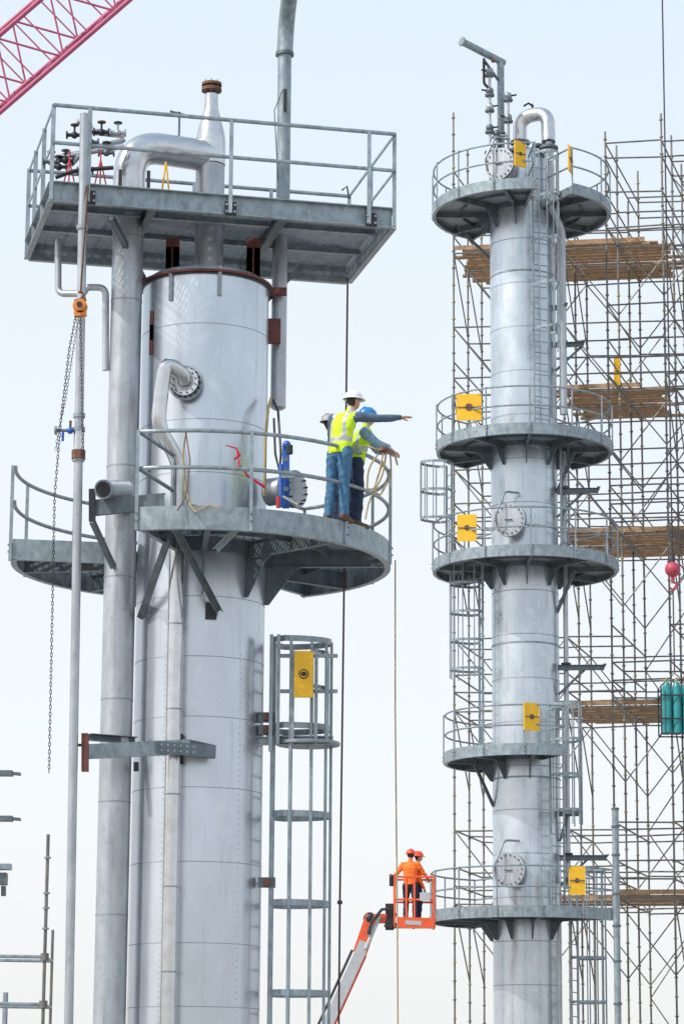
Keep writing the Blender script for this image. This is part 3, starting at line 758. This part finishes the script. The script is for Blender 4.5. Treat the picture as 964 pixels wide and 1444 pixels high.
# suspended ball and load
hb = sv(948, 803, 71.5); hk = empty("crane_hook", hb)
b = MB(); b.ball(hb, 0.20, BALLR, n=14); b.sweep([hb+Z*0.15, hb+Z*0.42], [0.08, 0.05], DARK, 10)
b.sweep([hb-Z*0.18, hb-Z*0.36], 0.05, BALLR, 8)
b.sweep([hb-Z*0.32+V(t) for t in ((0, 0, 0), (.09, 0, -.06), (.1, 0, -.16), (0, 0, -.22), (-.09, 0, -.15))], 0.03, BALLR, 8)
b.tube(hb+Z*0.4, V((hb.x, hb.y, 42)), 0.022, DARK, 6); b.tube(hb-Z*0.5, hb-Z*2.7, 0.02, WIRE, 6)
b.obj("headache_ball", hk)
gc = empty("gas_cylinder_rack", hb-Z*4.2)
b = MB(); zc_ = sv(950, 1034, 71.5).z
for k in (-1, 0, 1):
    for j in (0, 1):
        x = hb.x+0.05+0.25*k; y = 71.5+.25*j; b.sweep([V((x, y, zc_+h)) for h in (0, 1.15, 1.27, 1.33)], [0.11, 0.11, 0.07, 0.03], TEAL, 14); b.tube(V((x, y, zc_+1.3)), V((x, y, zc_+1.42)), 0.035, BRASS, 8)
for h in (-.03, .35, .95):
    b.sweep([V((hb.x+0.05+x, 71.6+y, zc_+h)) for x, y in ((-.42, -.25), (.42, -.25), (.42, .4), (-.42, .4))], 0.025, DARK, 4, closed=True)
for x, y in ((-.42, -.25), (.42, -.25), (.42, .4), (-.42, .4)): b.tube(V((hb.x+.05+x, 71.6+y, zc_-.03)), V((hb.x+.05+x, 71.6+y, zc_+1.2)), .025, DARK, 4); b.tube(V((hb.x+.05+x, 71.6+y, zc_+1.2)), hb-Z*2.7, .01, WIRE, 4)
b.obj("cylinders", gc)

# tag lines
b = MB(); b.sweep([sv(490, 392, 40.9), sv(488, 560, 40.9), sv(484, 900, 40.9), sv(479, 1275, 40.9), sv(477, 1500, 40.9)], 0.017, WIRE, 6); b.disc(sv(479, 1273, 40.9), Z, .04, .05, WIRE, 8)
b.obj("line", empty("tag_line", sv(484, 900, 40.9)))
b = MB(); b.sweep([sv(557, 790, 39.7), sv(557, 1000, 39.7), sv(560, 1300, 39.7), sv(561, 1500, 39.7)], 0.012, ROPE, 6)
b.obj("line", empty("tag_line.001", sv(557, 900, 39.7)))
b = MB()
for t in (((517, 628, 37.95), (530, 634, 37.9), (545, 634, 38.3), (556, 640, 38.9), (560, 655, 39.3)), ((545, 634, 38.3), (540, 670, 38.3), (520, 705, 38.1), (515, 732, 38.05)), ((550, 640, 38.5), (552, 670, 38.5), (535, 700, 38.3), (527, 690, 38.3), (540, 650, 38.3)), ((541, 634, 38.3), (535, 665, 38.2), (527, 690, 38.1), (517, 690, 38.1), (519, 660, 38.1), (533, 640, 38.1))):
    P_ = [sv(*q) for q in t]; b.sweep(rnd(P_, 0.15, 4), 0.014, ROPE, 6)
b.ball(sv(541, 634, 38.15), 0.05, PRIMER, sx=1.5, n=6)
b.obj("rope", empty("safety_rope", sv(545, 634, 38.3)))

# ================================================================== PEOPLE
def person(name, pos, yaw, J=None, mats=None, hat=HATW, lean=(0, 0), H=1.0, hand=("rest", "rest"), handm=SKIN, headyaw=0, stripes=True):
    J = J or {}; M = dict(torso=VEST, arm=SHIRT, leg=JEAN, fore=None); M.update(mats or {})
    M['fore'] = M['fore'] or M['arm']
    pos = V(pos); fw = V((-math.sin(yaw), math.cos(yaw), 0)); rt = V((math.cos(yaw), math.sin(yaw), 0))
    def Lc(x, y, z): return pos+rt*x*H+fw*y*H+Z*z*H
    lx, ly = lean
    def ln(z): k = max(0, (z-0.5))/1.1; return V((lx*k, ly*k, 0))
    def J_(k, x, y, z): return pos+V(J[k])*H if k in J else Lc(x, y, z)+ln(z)
    j = dict(pel=J_('pel', 0, 0, .95), che=J_('che', 0, 0, 1.3), nec=J_('nec', 0, -.0, 1.49), hed=J_('hed', 0, .03, 1.63),
             rs=J_('rs', .185, 0, 1.42), ls=J_('ls', -.185, 0, 1.42), re=J_('re', .25, -.03, 1.13), le=J_('le', -.25, -.03, 1.13),
             rw=J_('rw', .25, .10, .88), lw=J_('lw', -.25, .10, .88), rh=J_('rh', .095, 0, .92), lh=J_('lh', -.095, 0, .92),
             rk=J_('rk', .11, .04, .5), lk=J_('lk', -.11, .03, .5), ra=J_('ra', .12, 0, .09), la=J_('la', -.12, 0, .09))
    b = MB(); SG = []
    def seg(pts, rs, lab):
        n = []; rr = []
        a_, b_ = V(pts[0]), V(pts[1]); t = (a_-b_).normalized()
        for k in (0.95, 0.6): n.append(a_+t*rs[0]*k); rr.append(rs[0]*math.sqrt(1-k*k))
        n += [V(p) for p in pts]; rr += list(rs)
        t = (V(pts[-1])-V(pts[-2])).normalized()
        for k in (0.6, 0.95): n.append(V(pts[-1])+t*rs[-1]*k); rr.append(rs[-1]*math.sqrt(1-k*k))
        b.sweep(n, [r*H for r in rr], SKIN, 12)
        for i in range(len(pts)-1): SG.append((V(pts[i]), V(pts[i+1]), rs[i]*H, rs[i+1]*H, lab))
    prof = [(.84, .10, .08), (.88, .155, .115), (.95, .172, .13), (1.05, .162, .122), (1.18, .170, .125), (1.32, .192, .132), (1.41, .18, .115), (1.46, .13, .09), (1.50, .07, .07)]
    vs = []; ns = 20
    for z, rx, ry in prof:
        if z < 0.95: c_ = j['pel']+Z*(z-.95)*H
        elif z < 1.3: c_ = j['pel'].lerp(j['che'], (z-.95)/.35)
        else: c_ = j['che'].lerp(j['nec'], (z-1.3)/.19)
        for q in range(ns):
            th = 2*math.pi*q/ns; vs.append(c_+(rt*math.cos(th)*rx+fw*math.sin(th)*ry)*H)
    fs = [[i*ns+q, i*ns+(q+1) % ns, (i+1)*ns+(q+1) % ns, (i+1)*ns+q] for i in range(len(prof)-1) for q in range(ns)]
    fs += [list(range(ns))[::-1], [(len(prof)-1)*ns+q for q in range(ns)]]
    b.add(vs, fs, SKIN)
    SG.append((j['pel']+Z*.0, j['che'], .15*H, .16*H, 'torso')); SG.append((j['che'], j['nec']-Z*.05*H, .16*H, .13*H, 'torso'))
    seg([j['nec']-Z*.03, j['hed']], [.058, .055], 'neck')
    for s in 'rl':
        seg([j[s+'s'], j[s+'s'].lerp(j[s+'e'], .5), j[s+'e'], j[s+'e'].lerp(j[s+'w'], .35), j[s+'w']], [.072, .064, .053, .052, .040], 'arm')
        seg([j['nec']-Z*0.06, j[s+'s']], [.07, .068], 'torso')
        seg([j[s+'h'], j[s+'h'].lerp(j[s+'k'], .5), j[s+'k'], j[s+'k'].lerp(j[s+'a'], .4), j[s+'a']], [.100, .090, .070, .070, .062], 'leg')
        seg([j[s+'a']-Z*.02-fw*.03, j[s+'a']-Z*.045+fw*.08, j[s+'a']-Z*.055+fw*.17], [.05, .045, .036], 'boot')
    hf = (Matrix.Rotation(headyaw, 3, 'Z') @ fw); hr = V((hf.y, -hf.x, 0)); hc = j['hed']+Z*.02
    vs = []; n = 12
    for i in range(n+1):
        ph = math.pi*i/n; zz_ = math.cos(ph)*.122
        wx = .078 if zz_ > -0.02 else .078*(1-0.32*((-zz_-.02)/.10))
        for q in range(20):
            th = 2*math.pi*q/20; yy = math.sin(th)*math.sin(ph)*.095
            if zz_ < -.03 and yy < 0: yy *= .72
            vs.append(hc+(hr*math.cos(th)*math.sin(ph)*wx+hf*yy+Z*zz_)*H)
    b.add(vs, [[i*20+q, (i+1)*20+q, (i+1)*20+(q+1) % 20, i*20+(q+1) % 20] for i in range(n) for q in range(20)], SKIN)
    SG.append((hc-Z*.04, hc+Z*.04, .08*H, .09*H, 'head'))
    seg([hc+hf*.09+Z*.012, hc+hf*.108-Z*.018], [.010, .015], 'head')
    for k in (-1, 1): seg([hc+hr*.079*k+Z*.02, hc+hr*.083*k-hf*.01-Z*.02], [.014, .010], 'head')
    seg([hc+hf*.082-Z*.058-hr*.02, hc+hf*.082-Z*.058+hr*.02], [.012, .012], 'head')
    tmp = b.obj(name+"_tmp")
    rm = tmp.modifiers.new("r", 'REMESH'); rm.mode = 'VOXEL'; rm.voxel_size = 0.013; rm.use_smooth_shade = True
    sm = tmp.modifiers.new("s", 'SMOOTH'); sm.iterations = 3; sm.factor = 0.5
    dg = bpy.context.evaluated_depsgraph_get(); me = bpy.data.meshes.new_from_object(tmp.evaluated_get(dg)); bpy.data.objects.remove(tmp)
    me.materials.clear(); L_ = [M['torso'], M['arm'], M['leg'], BOOT, SKIN, HAIR, SILV, M['fore'], DARK]
    for x in L_: me.materials.append(x)
    for vtx in me.vertices:      # cloth folds
        hz_ = vtx.co.z-pos.z
        if hz_ < 1.45*H and hz_ > .1:
            nn_ = noise.noise(V((vtx.co.x*9, vtx.co.y*9, vtx.co.z*16)))
            vtx.co += vtx.normal*(nn_*0.012)
    for p in me.polygons:
        p.use_smooth = True
        c_ = p.center; best = 9; lab = ''
        for a_, b_, r0, r1, lb_ in SG:
            ab = b_-a_; t = max(0, min(1, (c_-a_).dot(ab)/max(1e-9, ab.length_squared))); dd = (c_-a_-ab*t).length-(r0*(1-t)+r1*t)
            if dd < best: best = dd; lab = lb_
        hz_ = (c_.z-pos.z)/H; rel = c_-j['che']; xx = rel.dot(rt)/H
        if lab == 'torso' and hz_ > .93:
            k = 0
            if stripes and (1.08 < hz_ < 1.14 or (abs(abs(xx)-.105) < .026 and hz_ > 1.14)): k = 6
        elif lab in ('torso', 'leg'): k = 2 if hz_ < .93 and not (.915 < hz_) else (8 if lab == 'torso' else 2)
        elif lab == 'arm': k = 1
        elif lab == 'boot': k = 3
        elif lab == 'neck': k = 4 if hz_ > 1.47 else 0
        else:
            rr_ = c_-hc; k = 5 if (rr_.dot(hf) < -.02 and rr_.z > -.07) else 4
        if k == 2 and hz_ < .10: k = 3
        p.material_index = k
    e_ = empty(name, pos)
    def link(nm, me_):
        o = bpy.data.objects.new(nm, me_); scene.collection.objects.link(o); o.parent = e_; o.matrix_parent_inverse = Matrix.Translation(-pos); return o
    link("body", me)
    b = MB(); top_ = hc+Z*.045
    vs = []; n = 10
    for i in range(n+1):
        ph = math.pi/2*i/n
        for q in range(28):
            th = 2*math.pi*q/28; rid = 1+0.03*(abs(math.cos(th)) < .2)
            vs.append(top_+(hr*math.cos(th)*math.sin(ph)*.112+hf*math.sin(th)*math.sin(ph)*.135+Z*math.cos(ph)*.115*rid)*H)
    b.add(vs, [[i*28+q, (i+1)*28+q, (i+1)*28+(q+1) % 28, i*28+(q+1) % 28] for i in range(n) for q in range(28)], hat)
    vs = []
    for rr_, dz_ in ((1.0, .0), (1.0, .012), (1.13, -.004), (1.13, -.012)):
        for q in range(28):
            th = 2*math.pi*q/28; ex = rr_+(.18 if math.sin(th) > .3 and rr_ > 1 else 0)
            vs.append(top_+(hr*math.cos(th)*.112*rr_+hf*math.sin(th)*.135*ex+Z*dz_)*H)
    b.add(vs, [[i*28+q, ((i+1) % 4)*28+q, ((i+1) % 4)*28+(q+1) % 28, i*28+(q+1) % 28] for i in range(4) for q in range(28)], hat)
    b.sweep([top_+hf*.12+Z*.05, top_+hf*.06+Z*.108, top_-hf*.06+Z*.108, top_-hf*.12+Z*.05], .014, hat, 8)
    for k in (-1, 1): b.ball(hc+hf*.084+hr*.03*k+Z*.012, .011, EYE, n=5)
    link("helmet", b.mesh("helmet"))
    for s, mode in (('r', hand[0]), ('l', hand[1])):
        w = j[s+'w']; d_ = (w-j[s+'e']).normalized(); side = 1 if s == 'r' else -1
        upv = Z if abs(d_.z) < .8 else fw
        pn = (upv-d_*upv.dot(d_)).normalized()
        lat = d_.cross(pn).normalized()
        if mode == 'grip': d_ = (d_*.8-pn*.3).normalized()
        curl = {'rest': .35, 'point': .08, 'grip': .95}[mode]
        b = MB(); hs = 1.0*H
        b.sweep([w-d_*.03, w+d_*.02, w+d_*.06*hs, w+d_*.10*hs], [.027, .034, .042, .036], handm, 12, sx=.5, up=pn)
        for f, (off, ln_) in enumerate(((-.030, .070), (-.010, .080), (.010, .075), (.030, .058))):
            p0_ = w+d_*.09*hs+lat*off; dirn = (d_+lat*off*(4 if mode == 'point' else 1)).normalized(); P_ = [p0_]; cu = curl*(1.0+.15*f)
            for sg, fr in enumerate((.45, .32, .23)):
                cr_ = cu*(sg+.6)
                dd = dirn*math.cos(cr_)-pn*math.sin(cr_); P_.append(P_[-1]+dd*ln_*fr*hs)
            b.sweep(P_, [.0105, .0098, .009, .006], handm, 8)
        th0 = w+d_*.03-lat*.03*side; b.sweep([th0, th0+(d_*.6-lat*side*.8)*.035, th0+(d_*.95-lat*side*.75-pn*.3)*.065, th0+(d_*1.2-lat*side*.6-pn*.4)*.085], [.014, .0125, .011, .007], handm, 8)
        link("hand_"+("right" if s == 'r' else "left"), b.mesh("hand"))
    return e_

def wpos(px, Y, z): return V((sv(px, 725, Y).x, Y, z))
P1 = wpos(472, 38.25, zm)
person("worker", P1, R(-38), dict(pel=(.06, .02, .96), che=(.09, .03, 1.31), nec=(.17, .05, 1.49), hed=(.23, .08, 1.63),
       rs=(.30, -.04, 1.42), re=(.57, -.02, 1.40), rw=(.84, .03, 1.43), ls=(-.03, .14, 1.43), le=(-.06, .30, 1.18), lw=(.12, .42, 1.05),
       rh=(.13, -.04, .93), lh=(-.02, .07, .93), rk=(.12, -.02, .5), lk=(-.05, .10, .5), ra=(.12, -.06, .09), la=(-.09, .03, .09)),
       dict(torso=VEST, arm=SHIRT, leg=JEAN), HATW, H=1.06, hand=("point", "rest"), headyaw=R(-15))
P2 = wpos(497, 38.7, zm)
person("worker.001", P2, R(-62), dict(pel=(.02, .0, .93), che=(.10, .0, 1.25), nec=(.16, .0, 1.42), hed=(.20, .02, 1.56),
       rs=(.15, -.18, 1.34), re=(.34, -.30, 1.14), rw=(.48, -.26, 1.10), ls=(.17, .18, 1.34), le=(.36, .2, 1.15), lw=(.54, .05, 1.12)),
       dict(torso=VEST, arm=SHIRTL, leg=JEAND), HATB, H=1.02, hand=("grip", "grip"), handm=GLOVE)
P3 = wpos(476, 39.2, zm)
person("worker.002", P3, R(-70), dict(hed=(-.12, 0, 1.63)), dict(torso=VEST, arm=SHIRT, leg=JEAND), HATG, H=0.99, hand=("rest", "rest"))

# ================================================================== BOOM LIFT
YB = 69.5
zf = sv(583, 1303, YB).z
bl = empty("boom_lift", (sv(400, 1600, YB).x, YB, 0))
b = MB(); xa, xb = sv(556, 1300, YB).x, sv(611, 1300, YB).x; ya, yb = YB-.4, YB+.45
b.beam(V((xa, YB, zf-.05)), V((xb, YB, zf-.05)), yb-ya, .08, DARK)
b.beam(V((xa+.05, ya-.02, zf+.0)), V((xb, ya-.02, zf-.02)), .03, .26, ORANGE)
b.beam(V((xa+.25, ya-.04, zf+.0)), V((xb-.3, ya-.04, zf-.02)), .01, .10, WHITEP)
b.beam(V((xb+.02, ya, zf)), V((xb+.02, yb, zf)), .03, .24, ORANGE)
for h in (.55, 1.1):
    b.sweep([V((x, y, zf+h)) for x, y in ((xa, ya), (xb, ya), (xb, yb), (xa, yb))], .027, ORANGE, 8, closed=True)
for x, y in ((xa, ya), (xb, ya), (xb, yb), (xa, yb), ((xa+xb)/2, ya), (xa+.28, ya), ((xa+xb)/2, yb), (xb, YB)):
    b.tube(V((x, y, zf-.1)), V((x, y, zf+1.1)), .027, ORANGE, 8)
b.beam(V((xa-.05, YB-.3, zf+1.0)), V((xa-.05, YB+.1, zf+1.08)), .16, .25, DARK); b.beam(V((xb-.35, ya-.03, zf+.62)), V((xb-.1, ya-.03, zf+.62)), .03, .2, WHITEP)
b.obj("basket", bl)
b = MB()
t0 = sv(545, 1296, YB); t1 = sv(521, 1296, YB)
b.beam(t0, sv(556, 1300, YB), .3, .4, DARK); b.beam(sv(549, 1275, YB), sv(549, 1312, YB), .2, .18, DARK)
b.beam(t1, t0, .2, .22, ORANGE); b.ball(t1, .16, DARK, n=8); b.sweep([sv(548, 1282, YB-.2), sv(538, 1283, YB-.2), sv(524, 1300, YB-.2), sv(519, 1318, YB-.2)], .04, DARK, 8)
e0 = sv(525, 1292, YB); e1 = sv(507, 1345, YB); base = V((sv(395, 1600, YB).x, YB, 1.6)); dd = (base-e1).normalized()
b.beam(e0, e1, .24, .34, ORANGE); b.tube(e0+V((.18, -.15, 0)), e1+V((.14, -.15, .1)), .05, WHITEP, 8)
b.beam(e0+V((0, -.125, -.2)), e0+V((-.05, -.125, -.5)), .02, .12, WHITEP)
m1 = e1+dd*5; b.beam(e1-dd*.3, m1, .25, .26, WHITEP); b.beam(m1-dd*2.9, base, .34, .36, WHITEP)
sdv = V((dd.z, 0, -dd.x))
b.beam(e1-sdv*.16+V((0, -.02, 0)), m1-sdv*.16+V((0, -.02, 0)), .08, .05, ORANGE)
b.tube(e1+sdv*.2, m1+sdv*.2, .035, DARK, 8)
b.beam(e1+dd*2.4+sdv*.3, e1+dd*3.2+sdv*.35, .2, .14, DARK)
b.obj("telescopic_boom", bl)
b = MB(); bx = base.x-1.2
b.beam(V((bx-1.3, YB, 1.25)), V((bx+1.6, YB, 1.25)), 1.9, .8, ORANGE); b.disc(V((bx, YB, .8)), Z, .6, .2, DARK); b.beam(V((bx-1.2, YB, .6)), V((bx+1.2, YB, .6)), 1.2, .3, DARK)
for sx_ in (-1, 1):
    for sy in (-1, 1): b.disc(V((bx+sx_*1.1, YB+sy*.95, .5)), (0, 1, 0), .5, .38, RUBBER, 28); b.disc(V((bx+sx_*1.1, YB+sy*.95, .5)), (0, 1, 0), .24, .4, WHITEP, 20)
b.obj("chassis", bl)
P4 = V((sv(578, 1290, YB).x, YB-.12, zf))
person("worker.003", P4, R(-15), dict(le=(-.33, .02, 1.2), lw=(-.42, .12, 1.12), re=(.33, .0, 1.2), rw=(.42, .16, 1.12)),
       dict(torso=VORG, arm=VORG, leg=JEAND), HATR, hand=("grip", "grip"), headyaw=R(20), stripes=False)
P5 = V((sv(588, 1290, YB).x, YB+.22, zf))
person("worker.004", P5, R(-75), {}, dict(torso=VORG, arm=VORG, leg=JEAND), HATR, H=.98, hand=("rest", "rest"), stripes=True)

# ================================================================== GROUND
GR = mat("gravel_ground", (0.34, 0.32, 0.29), 0, 0.9, 0.25, 0.6, 1, 0.3, (0.2, 0.18, 0.15), 0.6, 0.15)
b = MB(); b.add([V((-3000, -3000, 0)), V((3000, -3000, 0)), V((3000, 3000, 0)), V((-3000, 3000, 0))], [[0, 1, 2, 3]], GR); b.obj("ground")
CO = mat("concrete", (0.42, 0.41, 0.39), 0, 0.85, 0.12, 2)
for nm, c_ in (("concrete_foundation", C), ("concrete_foundation.001", E), ("concrete_foundation.002", E3)):
    b = MB(); b.sweep([V((c_[0], c_[1], 0.0)), V((c_[0], c_[1], .35))], 1.9, CO, 8); b.obj(nm)

# ================================================================== LIGHT
w = bpy.data.worlds.new("World"); scene.world = w; w.use_nodes = True
nt = w.node_tree; N = nt.nodes; L = nt.links
bg = N["Background"]; out = N["World Output"]
sky = N.new("ShaderNodeTexSky"); sky.sky_type = 'NISHITA'; sky.sun_disc = False
EL = 47; tx, ty = -0.80, -0.42
sky.sun_elevation = R(EL); sky.sun_rotation = math.atan2(tx, ty); sky.dust_density = 5; sky.air_density = 1.0; sky.ozone_density = 1
L.new(sky.outputs[0], bg.inputs[0]); bg.inputs[1].default_value = 0.05
bg2 = N.new("ShaderNodeBackground"); tc = N.new("ShaderNodeTexCoord"); sp = N.new("ShaderNodeSeparateXYZ"); cr_ = N.new("ShaderNodeValToRGB")
L.new(tc.outputs["Generated"], sp.inputs[0]); L.new(sp.outputs[2], cr_.inputs[0])
E_ = cr_.color_ramp.elements
E_[0].position = 0.0; E_[0].color = (1.0, 1.0, 1.0, 1)
E_[1].position = 0.42; E_[1].color = (0.80, 0.90, 0.99, 1)
x_ = E_.new(1.0); x_.color = (0.42, 0.56, 0.78, 1)
L.new(cr_.outputs[0], bg2.inputs[0]); bg2.inputs[1].default_value = 0.87
ad = N.new("ShaderNodeAddShader"); L.new(bg.outputs[0], ad.inputs[0]); L.new(bg2.outputs[0], ad.inputs[1]); L.new(ad.outputs[0], out.inputs[0])
sd_ = bpy.data.lights.new("sun", 'SUN'); so = bpy.data.objects.new("sun", sd_); scene.collection.objects.link(so)
sd_.energy = 3.8; sd_.angle = R(0.6); sd_.color = (1, .96, .90)
h = math.hypot(tx, ty); to = V((tx/h*math.cos(R(EL)), ty/h*math.cos(R(EL)), math.sin(R(EL))))
so.rotation_euler = to.to_track_quat('Z', 'Y').to_euler(); so.location = (0, 0, 60)
scene.view_settings.view_transform = 'Standard'; scene.view_settings.look = 'None'; scene.view_settings.exposure = 0
